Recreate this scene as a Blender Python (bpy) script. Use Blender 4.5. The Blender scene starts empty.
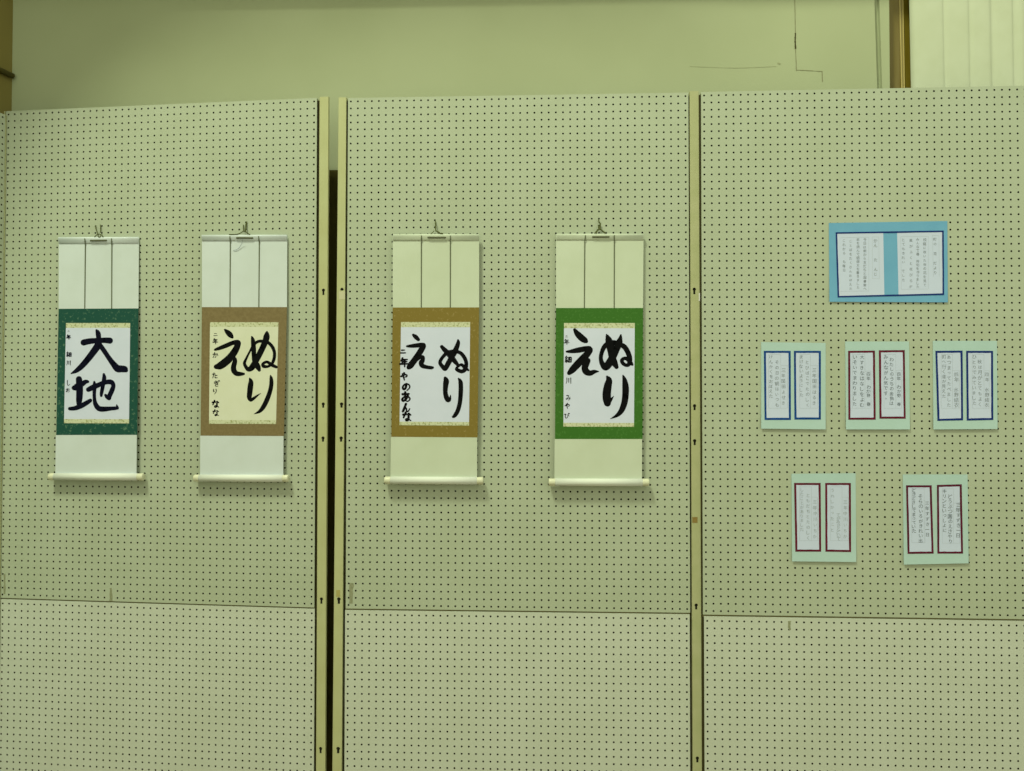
import bpy, bmesh, math, random
from mathutils import Matrix, Vector
random.seed(7)
SC = bpy.context.scene
COL = SC.collection
W, H, F = 1024.0, 771.0, 770.0
CAM_Z, PITCH, ROLL = 1.45, 0.0183, 0.0007

# ------------------------------------------------------------------ camera, light, exposure
cam = bpy.data.cameras.new('camera')
cam.sensor_width = 36.0
cam.lens = F / W * 36.0
cam_o = bpy.data.objects.new('camera', cam)
COL.objects.link(cam_o)
cam_o.matrix_world = (Matrix.Translation((0, 0, CAM_Z)) @ Matrix.Rotation(math.pi / 2 + PITCH, 4, 'X')
                      @ Matrix.Rotation(ROLL, 4, 'Z'))
SC.camera = cam_o

TINT = (1.0, 1.05, 0.70)                    # the warm green cast of the hall's lamps
world = bpy.data.worlds.new('hall_light')
SC.world = world
world.use_nodes = True
wn = world.node_tree.nodes
AMB = 0.86
wn['Background'].inputs[0].default_value = (TINT[0], TINT[1], TINT[2], 1)
wn['Background'].inputs[1].default_value = AMB

lamp = bpy.data.lights.new('hall_lamp', 'AREA')   # high hall lamp, ahead and to the left
lamp.shape = 'DISK'
lamp.size = 1.25
lamp.color = TINT
lamp.energy = 450
lamp_o = bpy.data.objects.new('hall_lamp', lamp)
COL.objects.link(lamp_o)
lamp_o.location = (-2.4, -0.85, 8.4)
lamp_o.rotation_euler = (Vector((-0.3, 2.7, 1.4)) - lamp_o.location).to_track_quat('-Z', 'Y').to_euler()

SC.view_settings.view_transform = 'Standard'
SC.view_settings.look = 'None'
SC.view_settings.exposure = 0.07
SC.view_settings.gamma = 1.0
SC.view_settings.use_curve_mapping = False

# ------------------------------------------------------------------ materials
def lin(c):
    c /= 255.0
    return c / 12.92 if c <= 0.04045 else ((c + 0.055) / 1.055) ** 2.4

def T(r, g, b):
    """albedo that shows as this sRGB colour under the lamps' tint"""
    return tuple(min(0.95, lin(v) / t) for v, t in zip((r, g, b), TINT))

def mat(name, c1, rough=0.85, c2=None, scale=40.0, detail=3.0, lo=0.35, hi=0.65, bump=0.0, spec=0.2, stretch=None):
    m = bpy.data.materials.new(name)
    m.use_nodes = True
    nt = m.node_tree
    b = nt.nodes['Principled BSDF']
    b.inputs['Roughness'].default_value = rough
    b.inputs['Specular IOR Level'].default_value = spec
    a = T(*c1)
    b.inputs['Base Color'].default_value = (*a, 1)
    if c2 or bump:
        tc = nt.nodes.new('ShaderNodeTexCoord')
        nz = nt.nodes.new('ShaderNodeTexNoise')
        nz.inputs['Scale'].default_value = scale
        nz.inputs['Detail'].default_value = detail
        if stretch:
            mp = nt.nodes.new('ShaderNodeMapping')
            mp.inputs['Scale'].default_value = stretch
            nt.links.new(tc.outputs['Object'], mp.inputs['Vector'])
            nt.links.new(mp.outputs[0], nz.inputs['Vector'])
        else:
            nt.links.new(tc.outputs['Object'], nz.inputs['Vector'])
        if c2:
            r = nt.nodes.new('ShaderNodeValToRGB')
            r.color_ramp.elements[0].position = lo
            r.color_ramp.elements[1].position = hi
            r.color_ramp.elements[0].color = (*a, 1)
            r.color_ramp.elements[1].color = (*T(*c2), 1)
            nt.links.new(nz.outputs['Fac'], r.inputs[0])
            nt.links.new(r.outputs[0], b.inputs['Base Color'])
        if bump:
            bp = nt.nodes.new('ShaderNodeBump')
            bp.inputs['Strength'].default_value = bump
            bp.inputs['Distance'].default_value = 0.001
            nt.links.new(nz.outputs['Fac'], bp.inputs['Height'])
            nt.links.new(bp.outputs[0], b.inputs['Normal'])
    return m

M = {}
M['board'] = mat('painted_hardboard', (168, 181, 136), 0.7, (172, 185, 141), 6, 4, bump=0.0)
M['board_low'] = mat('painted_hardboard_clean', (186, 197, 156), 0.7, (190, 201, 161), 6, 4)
M['post'] = mat('painted_steel', (173, 179, 113), 0.5, (179, 186, 121), 9, 4, spec=0.35)
M['post_worn'] = mat('worn_painted_steel', (162, 170, 108), 0.55, (171, 177, 117), 14, 6, spec=0.3)
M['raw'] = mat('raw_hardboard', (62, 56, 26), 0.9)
M['rail_shade'] = mat('shaded_side_rail', (62, 60, 26), 0.8)  # shade in the gaps beside the posts put into the rail colour
M['joint'] = mat('joint_wood', (112, 110, 62), 0.9)
M['cavity_shade'] = mat('painted_cavity_shade', (26, 26, 12), 0.9)  # darkness inside boards and post slots put into the colour
M['wall'] = mat('plaster', (164, 176, 122), 0.9, (168, 180, 126), 3, 4)
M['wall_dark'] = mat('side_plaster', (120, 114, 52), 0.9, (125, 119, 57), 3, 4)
M['gap_shade'] = mat('painted_gap_shade', (86, 82, 26), 0.8)  # shade behind the gap between partitions, put into the colour
M['crack'] = mat('crack_line', (126, 128, 84), 0.9)
M['crack_faint'] = mat('hairline', (150, 158, 106), 0.9)
M['crack_deep'] = mat('crack_deep', (70, 68, 35), 0.9)
M['rail'] = mat('rail_wood', (92, 88, 36), 0.6, (86, 82, 32), 20, 3)
M['jamb'] = mat('varnished_jamb', (128, 118, 62), 0.5, (120, 110, 52), 8, 4, stretch=(8, 8, .6))
M['sash'] = mat('dark_sash', (120, 108, 26), 0.4, (110, 98, 20), 8, 4, stretch=(8, 8, .6))
M['brass'] = mat('yellow_metal_edge', (205, 192, 105), 0.35, spec=0.6)
M['brass_dull'] = mat('dull_metal_edge', (150, 140, 76), 0.5)
M['curtain'] = mat('curtain_cloth', (188, 200, 150), 0.95, (192, 204, 155), 12, 3)
M['floor'] = mat('floor_boards', (150, 140, 95), 0.4, (138, 126, 84), 6, 4, stretch=(12, 1, 1))
M['paper'] = mat('mount_paper', (196, 210, 182), 0.85, (201, 215, 188), 9, 3)
M['paper2'] = mat('mount_paper_warm', (190, 204, 158), 0.85, (195, 209, 164), 9, 3)
M['roller'] = mat('roller_paper', (212, 222, 184), 0.6)
M['knob'] = mat('ivory_knob', (204, 210, 158), 0.4, spec=0.4)
M['sheet'] = mat('calligraphy_paper', (200, 212, 203), 0.9, (204, 215, 206), 15, 3)
M['sheet_y'] = mat('yellow_calligraphy_paper', (206, 214, 166), 0.9, (210, 218, 172), 15, 3)
M['ink'] = mat('black_ink', (9, 10, 10), 0.75, spec=0.08)
M['ink_b'] = mat('blue_black_ink', (8, 9, 26), 0.75, spec=0.08)
M['ribbon'] = mat('dark_ribbon', (92, 100, 66), 0.8)
M['cord'] = mat('olive_cord', (78, 86, 38), 0.7)
M['bar'] = mat('dull_metal', (92, 98, 64), 0.5, spec=0.3)
M['ichi'] = mat('cream_brocade', (198, 206, 152), 0.8, (150, 158, 96), 150, 2, 0.5, 0.66)
M['brocade_dark_green'] = mat('dark_green_brocade', (26, 76, 56), 0.75, (92, 128, 90), 95, 2.5, 0.58, 0.76)
M['brocade_brown'] = mat('plain_brown_brocade', (117, 105, 61), 0.75, (126, 114, 68), 120, 2)
M['brocade_gold'] = mat('gold_brown_brocade', (124, 110, 42), 0.75, (150, 136, 72), 95, 2.5, 0.58, 0.76)
M['brocade_green'] = mat('leaf_green_brocade', (55, 106, 29), 0.75, (76, 126, 48), 130, 2.5, 0.55, 0.76)
M['card_blue'] = mat('blue_card', (104, 164, 174), 0.85, (109, 169, 177), 12, 3)
M['card_green'] = mat('pale_green_card', (169, 200, 170), 0.85, (173, 204, 175), 12, 3)
M['slip'] = mat('slip_paper', (192, 207, 201), 0.85)
M['slip_gap'] = mat('slip_margin_paper', (176, 205, 200), 0.85)
M['blue'] = mat('blue_marker', (8, 54, 104), 0.7, (14, 72, 124), 60, 2)
M['navy'] = mat('navy_marker', (6, 36, 92), 0.7, (12, 46, 100), 60, 2)
M['red'] = mat('dark_red_marker', (102, 22, 42), 0.7, (84, 20, 34), 60, 2)
M['maroon'] = mat('maroon_marker', (72, 20, 34), 0.7, (94, 24, 44), 60, 2)
M['pencil'] = mat('pencil', (126, 138, 128), 0.7)
M['pencil_dark'] = mat('dark_pencil', (84, 96, 90), 0.7)
M['pencil_faint'] = mat('faint_pencil', (146, 160, 148), 0.7)
M['rule'] = mat('printed_rule', (160, 174, 160), 0.8)
M['residue'] = mat('glue_residue', (128, 136, 92), 0.9, (146, 152, 106), 150, 3)
M['tape'] = mat('brown_tape', (140, 122, 58), 0.6, (126, 108, 48), 90, 3)
M['stain'] = mat('yellow_tape_scrap', (164, 160, 84), 0.6)
M['tag'] = mat('pale_tag', (190, 192, 138), 0.6)
M['chip'] = mat('bare_metal_chip', (216, 220, 190), 0.4)

# ------------------------------------------------------------------ object helpers
def empty(name, loc, rz=0.0, label=None, cat=None, group=None):
    o = bpy.data.objects.new(name, None)
    o.empty_display_size = 0.05
    COL.objects.link(o)
    o.location = loc
    o.rotation_euler = (0, 0, rz)
    if label: o['label'] = label
    if cat: o['category'] = cat
    if group: o['group'] = group
    return o

def mesh_obj(name, vf, material, parent=None, smooth=False):
    me = bpy.data.meshes.new(name)
    me.from_pydata(vf[0], [], vf[1])
    me.update()
    me.materials.append(material)
    if smooth:
        me.polygons.foreach_set('use_smooth', [True] * len(me.polygons))
    return link(name, me, parent)

def link(name, me, parent=None):
    o = bpy.data.objects.new(name, me)
    COL.objects.link(o)
    if parent: o.parent = parent
    return o

def merge(*vfs):
    V, Fc = [], []
    for v, f in vfs:
        n = len(V)
        V += list(v)
        Fc += [tuple(i + n for i in q) for q in f]
    return V, Fc

def box(x0, x1, y0, y1, z0, z1):
    v = [(x, y, z) for z in (z0, z1) for y in (y0, y1) for x in (x0, x1)]
    f = [(0, 2, 3, 1), (4, 5, 7, 6), (0, 1, 5, 4), (2, 6, 7, 3), (0, 4, 6, 2), (1, 3, 7, 5)]
    return v, f

def bevel_box(x0, x1, y0, y1, z0, z1, b):
    bm = bmesh.new()
    v, f = box(x0, x1, y0, y1, z0, z1)
    vs = [bm.verts.new(p) for p in v]
    for q in f: bm.faces.new([vs[i] for i in q])
    bmesh.ops.bevel(bm, geom=bm.edges[:], offset=b, segments=2, affect='EDGES', profile=0.6)
    bm.verts.index_update()
    out = [tuple(q.co) for q in bm.verts], [tuple(w.index for w in q.verts) for q in bm.faces]
    bm.free()
    return out

def tube(pts, r, seg=8):
    """round cord along a 3-D polyline; r may be one radius or one per point"""
    P = [Vector(p) for p in pts]
    R = r if isinstance(r, (list, tuple)) else [r] * len(P)
    V, Fc = [], []
    ref = Vector((0.13, 0.91, 0.37)).normalized()
    for i, p in enumerate(P):
        t = (P[min(i + 1, len(P) - 1)] - P[max(i - 1, 0)]).normalized()
        a = t.cross(ref).normalized()
        b = t.cross(a).normalized()
        for k in range(seg):
            an = 2 * math.pi * k / seg
            V.append(tuple(p + (a * math.cos(an) + b * math.sin(an)) * R[i]))
    for i in range(len(P) - 1):
        for k in range(seg):
            k2 = (k + 1) % seg
            Fc.append((i * seg + k, i * seg + k2, (i + 1) * seg + k2, (i + 1) * seg + k))
    Fc.append(tuple(range(seg))[::-1])
    Fc.append(tuple((len(P) - 1) * seg + k for k in range(seg)))
    return V, Fc

def catmull(pts, n=6):
    if len(pts) < 3: return [tuple(p) for p in pts]
    out = []
    for i in range(len(pts) - 1):
        p0, p1, p2, p3 = pts[max(i - 1, 0)], pts[i], pts[i + 1], pts[min(i + 2, len(pts) - 1)]
        for k in range(n):
            t = k / n
            out.append(tuple(0.5 * (2 * b + (c - a) * t + (2 * a - 5 * b + 4 * c - d) * t * t + (3 * b - a - 3 * c + d) * t ** 3)
                             for a, b, c, d in zip(p0, p1, p2, p3)))
    out.append(tuple(pts[-1]))
    return out

# ------------------------------------------------------------------ standing planes measured off the photo's perspective
def ray(x, y):
    u, v = (x - W / 2) / F, (y - H / 2) / F
    cr, sr = math.cos(ROLL), math.sin(ROLL)
    u, v = u * cr + v * sr, -u * sr + v * cr
    c, s = math.cos(PITCH), math.sin(PITCH)
    return Vector((u, c + v * s, s - v * c))

class Plane:
    """an upright plane: local x along it, local -y towards the room, z up"""
    def __init__(self, ox, oy, yaw):
        self.o = Vector((ox, oy, 0)); self.yaw = yaw
        self.U = Vector((math.cos(yaw), math.sin(yaw), 0))
        self.N = Vector((math.sin(yaw), -math.cos(yaw), 0))
    def at(self, x, y, off=0.0):
        d = ray(x, y); c = Vector((0, 0, CAM_Z))
        t = (self.o + self.N * off - c).dot(self.N) / d.dot(self.N)
        p = c + d * t
        return (p - self.o).dot(self.U), p.z
    def world(self, lx, off, z):
        return self.o + self.U * lx + self.N * off + Vector((0, 0, z))

PITCH_H = 0.025
def panel_plane(px, py, yaw):
    return Plane(px - 0.0125 * math.cos(yaw), py - 0.0125 * math.sin(yaw), yaw)
PL = panel_plane(-1.8714, 2.8426, -0.1085)
PM = panel_plane(-0.5715, 2.7093, -0.0423)
PR = panel_plane(0.6643, 2.6466, -0.0508)
TOP = {'L': CAM_Z + 1.058 + 0.0125, 'M': CAM_Z + 1.0557 + 0.0125, 'R': CAM_Z + 1.053 + 0.0125}
WALL = Plane(-0.66, 2.885, -0.045)

# ------------------------------------------------------------------ setting: wall behind, side wall, beam, window, floor
def struct(name, vf, m, parent=None, smooth=False):
    o = mesh_obj(name, vf, m, parent, smooth)
    o['kind'] = 'structure'
    return o

ZT = 4.2
def lx(px, py=45): return WALL.at(px, py)[0]
corner = lx(12.5)
wall_e = empty  # (kept simple: wall meshes are built in world space)

def wall_prism(profile_bottom, profile_top, z0, z1, plane=WALL):
    """a wall face swept between two plan profiles [(lx, off)...] at z0 and z1"""
    V = [tuple(plane.world(a, o, z0)) for a, o in profile_bottom] + [tuple(plane.world(a, o, z1)) for a, o in profile_top]
    n = len(profile_bottom)
    Fc = [(i, i + 1, n + i + 1, n + i) for i in range(n - 1)]
    return V, Fc

xb = WALL.at(881, 88); xt = WALL.at(878.2, 0)
slope = (xt[0] - xb[0]) / (xt[1] - xb[1])
def slant(px_b, z): return WALL.at(px_b, 88)[0] + slope * (z - xb[1])
zA, zB = 0.0, ZT
jl = WALL.at(889.5, 45)[0]
prof_lo = [(corner - 0.3, 0), (slant(877.2, zA), 0), (slant(877.6, zA), -0.014), (slant(881.8, zA), -0.014), (slant(882.2, zA), 0), (jl, 0), (jl, -0.10)]
def prof(z):
    return [(corner - 0.3, 0), (slant(877.2, z), 0), (slant(877.6, z), -0.014), (slant(881.8, z), -0.014),
            (slant(882.2, z), 0), (jl, 0), (jl, -0.10), (jl + 0.9, -0.10), (jl + 0.9, 0), (jl + 2.4, 0)]
# keep the slanted groove inside the visible height, straight below it
zs = [0.0, 2.3, ZT]
V = []; 
for z in zs:
    V += [tuple(WALL.world(a, o, z)) for a, o in prof(max(z, 2.3))]
n = len(prof(2.3))
Fc = [(r * n + i, r * n + i + 1, (r + 1) * n + i + 1, (r + 1) * n + i) for r in range(2) for i in range(n - 1)]
back = struct('wall_back', (V, Fc), M['wall'])

def wall_line(pts, w_px, off, jitter=0.0):
    """thin ragged line on the wall, given at photo points"""
    V, Fc = [], []
    P = catmull(pts, 8) if len(pts) > 2 else [tuple(a + (b - a) * k / 10 for a, b in zip(*pts)) for k in range(11)]
    for i, p in enumerate(P):
        q0, q1 = P[max(i - 1, 0)], P[min(i + 1, len(P) - 1)]
        dx, dy = q1[0] - q0[0], q1[1] - q0[1]
        l = math.hypot(dx, dy) or 1
        j = 1 + random.uniform(-jitter, jitter)
        for s in (-1, 1):
            a, z = WALL.at(p[0] - dy / l * w_px * .5 * s * j, p[1] + dx / l * w_px * .5 * s * j)
            V.append(tuple(WALL.world(a, off, z)))
    for i in range(len(P) - 1):
        Fc.append((2 * i, 2 * i + 1, 2 * i + 3, 2 * i + 2))
    return V, Fc
struct('plaster_crack', merge(wall_line([(794.6, -6), (795.4, 34)], .7, .0008, .3), wall_line([(795.4, 47), (796.4, 71)], .6, .0008, .3),
       wall_line([(796, 70), (808, 70.6), (822, 71.5)], .6, .0009, .4), wall_line([(822, 71), (822.4, 82)], .7, .0008, .4)), M['crack'], back)
struct('hairline_crack', merge(wall_line([(690, 66.5), (735, 68), (776, 66.5)], .3, .0008, .6), wall_line([(777.5, 63), (780.5, 64)], 1.3, .0008, .4)), M['crack_faint'], back)
struct('open_crack', wall_line([(795.4, 33), (795.1, 41), (795.5, 49)], 1.4, .0012, .3), M['crack_deep'], back)

# side wall, coming towards the room from the corner
c0 = WALL.world(corner, 0, 0)
SD = Vector((-0.28, -1, 0)).normalized()            # runs towards the camera, slightly splayed
e0 = c0 + SD * 4.2
def slab(p0, p1, thick, z0, z1):
    d = (p1 - p0).normalized(); nrm = Vector((d.y, -d.x, 0))
    v = []
    for z in (z0, z1):
        for p in (p0, p1, p1 + nrm * thick, p0 + nrm * thick):
            v.append((p.x, p.y, z))
    return v, [(3, 2, 1, 0), (4, 5, 6, 7), (0, 1, 5, 4), (1, 2, 6, 5), (2, 3, 7, 6), (3, 0, 4, 7)]
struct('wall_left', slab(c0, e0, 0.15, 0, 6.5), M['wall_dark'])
# rail on the side wall
zr = WALL.at(15, 77)[1]
rp = [c0 + Vector((0.010, -0.01, zr)) + SD * t for t in (0.0, 0.6, 2.0, 4.1)]
struct('trim_1', tube([tuple(p) for p in rp], 0.010, 12), M['rail'], smooth=True)

# beam across the wall, just above the picture
LAMP = lamp_o.location
def towards_lamp(lx_, z, depth):
    p = WALL.world(lx_, 0, z)
    t = depth / (LAMP - p).dot(WALL.N)
    q = p + (LAMP - p) * t
    return (q - WALL.o).dot(WALL.U), q.z
zb = towards_lamp(*WALL.at(700, 5), 0.10)[1]
def wbox(x0, x1, o0, o1, z0, z1, plane=WALL):
    v, f = box(x0, x1, 0, 1, z0, z1)
    return [tuple(plane.world(a, o0 if b == 0 else o1, z)) for a, b, z in v], f
struct('ceiling_beam', wbox(corner, jl, 0.0, 0.10, zb, zb + 0.5), M['wall'])
bpy.data.objects['ceiling_beam'].name = 'trim_2'

# added unseen board, its lower edge shaped to shade the wall's upper left
shade_edge = [towards_lamp(*WALL.at(x, y), 0.9) for x, y in ((-70, 420), (0, 290), (50, 190), (100, 115), (160, 72), (230, 45), (330, 20), (520, 2), (700, -14))]
V = []
for o in (0.88, 0.94):
    V += [tuple(WALL.world(a, o, z)) for a, z in shade_edge] + [tuple(WALL.world(a, o, 6.2)) for a, z in shade_edge]
n = len(shade_edge)
Fc = []
for i in range(n - 1):
    Fc += [(i, i + 1, n + i + 1, n + i), (2 * n + i + 1, 2 * n + i, 3 * n + i, 3 * n + i + 1), (i + 1, i, 2 * n + i, 2 * n + i + 1)]
Fc += [(0, n, 3 * n, 2 * n), (n - 1, 3 * n - 1, 4 * n - 1, 2 * n - 1)]
struct('shade_board', (V, Fc), M['wall'])

struct('gap_shade_sheet', wbox(corner + .01, jl - .3, 0.0, 0.012, 0.0, WALL.at(333, 171)[1]), M['gap_shade'])  # dark sheet added to paint the shade behind the partition gap

# window behind the curtain: jamb, sash, two metal edges
win = empty('window_1', tuple(WALL.world(jl + 0.4, 0, 0.9))); win['kind'] = 'structure'
def wpart(name, vf, m):
    o = struct(name, vf, m)
    o.parent = win; o.matrix_parent_inverse = Matrix.Translation(-win.location)
    return o
z0w, z1w = 0.9, 3.6
xa, xc = WALL.at(899.8, 45, -0.034)[0], WALL.at(905.4, 45)[0]
wpart('jamb', wbox(jl + .001, xa, -0.095, -0.034, z0w, z1w), M['jamb'])
wpart('sash', wbox(xa, jl + 0.85, -0.095, -0.037, z0w, z1w), M['sash'])
def wedge(pt, pb, w, off, m):
    a, za = WALL.at(*pt, off=off); b, zb_ = WALL.at(*pb, off=off)
    k = (a - b) / (za - zb_)
    xlo, xhi = b + k * (z0w - zb_), b + k * (z1w - zb_)
    V = []
    for x, z in ((xlo, z0w), (xhi, z1w)):
        for dx, o in ((0, off - .006), (w, off - .006), (w, off), (0, off)):
            V.append(tuple(WALL.world(x + dx, o, z)))
    wpart('metal_edge', (V, [(0, 1, 2, 3), (7, 6, 5, 4), (0, 4, 5, 1), (1, 5, 6, 2), (2, 6, 7, 3), (3, 7, 4, 0)]), m)
wedge((899.4, 0), (901.6, 88), 0.0030, -0.032, M['brass'])
wedge((900.2, 0), (902.4, 88), 0.0080, -0.0335, M['brass_dull'])
wedge((902.5, 0), (904.0, 88), 0.0034, -0.032, M['brass'])
struct('floor', ([(-6, -3, 0), (6, -3, 0), (6, 4, 0), (-6, 4, 0)], [(0, 1, 2, 3)]), M['floor'])

# curtain
cp = [(908.6, .006), (914, .028), (936, .034), (941, .020), (946, .030), (962, .036), (966.5, .022), (972, .032), (984, .036), (989, .014),
      (995, .022), (1007, .027), (1011, .012), (1018, .024), (1024, .014), (1036, .034), (1046, .016), (1060, .034), (1075, .012), (1092, .034), (1110, .016)]
prof_c = catmull([(WALL.at(a, 45)[0], .02 + (o - .02) * (.35 if a > 911 else 1)) for a, o in cp], 5)
V, Fc = [], []
zlev = [0.55, 2.0, 2.62, 3.0, 3.3]
for z in zlev:
    k = 0.004 * (2.95 - z) / 0.4 if z > 2 else 0.02
    for i, (a, o) in enumerate(prof_c):
        V.append(tuple(WALL.world(a + k * (1 - i / len(prof_c)), o, z)))
n = len(prof_c)
for r in range(len(zlev) - 1):
    for i in range(n - 1):
        Fc.append((r * n + i, r * n + i + 1, (r + 1) * n + i + 1, (r + 1) * n + i))
cur = mesh_obj('curtain', (V, Fc), M['curtain'], smooth=True)
so = cur.modifiers.new('thickness', 'SOLIDIFY'); so.thickness = 0.002
cur['label'] = 'pale green pleated curtain hanging over the window at the top right'
cur['category'] = 'curtain'

# ------------------------------------------------------------------ pegboards
def pegboard_mesh(name, cols, rows, material, top_m, bot_m, r=0.0035, depth=0.004, n=8):
    """perforated sheet; x from 0, z from 0 down to -height; every hole is a real hole"""
    V, Fc, raw = [], [], []
    w = cols * PITCH_H
    vid = {}
    def gv(x, z):
        k = (round(x, 5), round(z, 5))
        if k not in vid:
            vid[k] = len(V); V.append((x, 0.0, z))
        return vid[k]
    edge = 0.0022                                    # the sheet stops a little short of its posts
    zt = [0.0] + [-(top_m + PITCH_H * (j + .5)) for j in range(rows - 1)] + [-(top_m + PITCH_H * (rows - 1) + bot_m)]
    xt_ = [edge] + [PITCH_H * (i + 1) for i in range(cols - 1)] + [w - edge]
    ang = [math.pi / 4 + math.pi / 8 + 2 * math.pi * (k - .5) / n for k in range(n)]
    for j in range(rows):
        cz = -(top_m + PITCH_H * j)
        for i in range(cols):
            cx = PITCH_H * (i + .5)
            q = [gv(xt_[i + 1], zt[j]), gv(xt_[i], zt[j]), gv(xt_[i], zt[j + 1]), gv(xt_[i + 1], zt[j + 1])]   # ccw: TR TL BL BR (seen with x right, z up)
            b = len(V)
            for k in range(n):
                a = math.pi / 8 + 2 * math.pi * k / n
                V.append((cx + r * math.cos(a), 0.0, cz + r * math.sin(a)))
            for k in range(n):
                a = math.pi / 8 + 2 * math.pi * k / n
                V.append((cx + r * math.cos(a), depth, cz + r * math.sin(a)))
            # ring: verts 0,1 face TR..: angle pi/8 and 3pi/8 are in the TR quadrant
            for s in range(4):
                o1, o2, o3 = b + (2 * s) % n, b + (2 * s + 1) % n, b + (2 * s + 2) % n
                Fc.append((q[s], o2, o1))
                Fc.append((q[s], q[(s + 1) % 4], o3, o2))
            for k in range(n):
                k2 = (k + 1) % n
                raw.append(len(Fc)); Fc.append((b + k, b + k2, b + n + k2, b + n + k))
    # rim and back edges of the sheet
    zt0, zt1 = zt[0], zt[-1]
    m = len(V)
    V += [(edge, 0, zt0), (w - edge, 0, zt0), (w - edge, 0, zt1), (edge, 0, zt1),
          (edge, depth, zt0), (w - edge, depth, zt0), (w - edge, depth, zt1), (edge, depth, zt1)]
    for k in range(4):
        Fc.append((m + k, m + (k + 1) % 4, m + 4 + (k + 1) % 4, m + 4 + k))
    me = bpy.data.meshes.new(name)
    me.from_pydata(V, [], Fc)
    me.update()
    me.materials.append(material)
    me.materials.append(M['raw'])
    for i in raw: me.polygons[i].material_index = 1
    return me

UP = pegboard_mesh('upper_pegboard', 48, 72, M['board'], 0.0125, 0.0125)
LOWROWS = 26
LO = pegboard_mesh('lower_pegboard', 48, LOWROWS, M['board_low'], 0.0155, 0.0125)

def keyhole(cx, cz, R=0.0058, s=0.0036, L=0.017):
    pts = []
    a0 = math.asin(s / R)
    for k in range(13):
        a = -math.pi / 2 + a0 + (2 * math.pi - 2 * a0) * k / 12
        pts.append((cx + R * math.cos(a), cz + R * math.sin(a)))
    pts += [(cx - s, cz - L), (cx + s, cz - L)]
    return pts

def post_mesh(x0, x1, z0, z1, slots, yf=-0.002, yb=0.034, lean=0.0, widen=0.0):
    """steel post: front plate pierced by keyhole slots, closed sides and back"""
    bm = bmesh.new()
    def loop(pts, y):
        vs = [bm.verts.new((a, y, b)) for a, b in pts]
        return [bm.edges.new((vs[i], vs[(i + 1) % len(vs)])) for i in range(len(vs))], vs
    e = []
    bv = 0.0015
    outer, ov = loop([(x0 + bv, z0), (x1 - bv, z0), (x1 - bv, z1), (x0 + bv, z1)], yf)
    e += outer
    inner = []
    for (sx, sz, L) in slots:
        sx -= (lean - widen * .5) * (z1 - sz)
        ed, vs = loop(keyhole(sx, sz, L=L), yf)
        e += ed; inner.append(vs)
    bmesh.ops.triangle_fill(bm, use_beauty=True, use_dissolve=False, edges=e, normal=(0, -1, 0))
    for vs in inner:                                  # slot walls
        b = [bm.verts.new((v.co.x, yf + 0.002, v.co.z)) for v in vs]
        for i in range(len(vs)):
            j = (i + 1) % len(vs)
            bm.faces.new((vs[i], vs[j], b[j], b[i]))
    # rounded front edges, sides, back
    ring = [(x0 + bv, yf), (x0 + bv * .3, yf + bv * .3), (x0, yf + bv), (x0, yb), (x1, yb), (x1, yf + bv), (x1 - bv * .3, yf + bv * .3), (x1 - bv, yf)]
    lo = [ov[0]] + [bm.verts.new((a, b, z0)) for a, b in ring[1:-1]] + [ov[1]]
    hi = [ov[3]] + [bm.verts.new((a, b, z1)) for a, b in ring[1:-1]] + [ov[2]]
    for i in range(len(ring) - 1):
        bm.faces.new((lo[i], lo[i + 1], hi[i + 1], hi[i]))
    bm.faces.new(hi[::-1]); bm.faces.new(lo)
    bmesh.ops.recalc_face_normals(bm, faces=bm.faces[:])
    for v in bm.verts: v.co.x += (lean - widen * (x1 - v.co.x) / (x1 - x0)) * (z1 - v.co.z)
    me = bpy.data.meshes.new('post')
    bm.to_mesh(me); bm.free()
    return me

def add_post(parent, x0, x1, zt, slots, m, **k):
    me = post_mesh(x0, x1, 0.0, zt, slots, **k)
    me.materials.append(m)
    po = link('post', me, parent)
    yb = k.get('yb', .034)
    for sx, sz, L in slots:                            # dark block painting the shade inside each slot
        mesh_obj('slot_shade', box(sx - .0085, sx + .0085, .0012, min(yb, .014) - .001, sz - .03, sz + .012), M['cavity_shade'], po)
    return po

def partition(plane, top, label, seam, lowx=0.0):
    root = empty('pegboard_partition', tuple(plane.o), plane.yaw, label, 'display partition', 'pegboard partitions along the wall')
    up = link('upper_board', UP, root); up.location = (0, 0, top)
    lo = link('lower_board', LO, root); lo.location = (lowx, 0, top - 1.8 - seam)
    zl = top - 1.8 - seam - (0.0155 + PITCH_H * (LOWROWS - 1) + 0.0125)
    mesh_obj('back_board', box(0.004, 1.196, 0.026, 0.030, zl, top - 0.001), M['cavity_shade'], root)
    mesh_obj('frame_rail', merge(box(0.0024, 1.1976, 0.0042, 0.026, top - 0.006, top - 0.0005), box(0.0024, 1.1976, 0.0042, 0.026, zl, zl + 0.02)), M['post_worn'], root)
    mesh_obj('joint_batten', box(0.0024, 1.1976, 0.0042, 0.026, top - 1.8 - seam - 0.004, top - 1.8 + 0.004), M['joint'], root)
    for xa_, xb_ in ((-.004, .0075), (1.1925, 1.2035)):
        mesh_obj('side_rail', box(xa_, xb_, 0.010, 0.026, zl, top - .006), M['rail_shade'], root)
    return root

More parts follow.
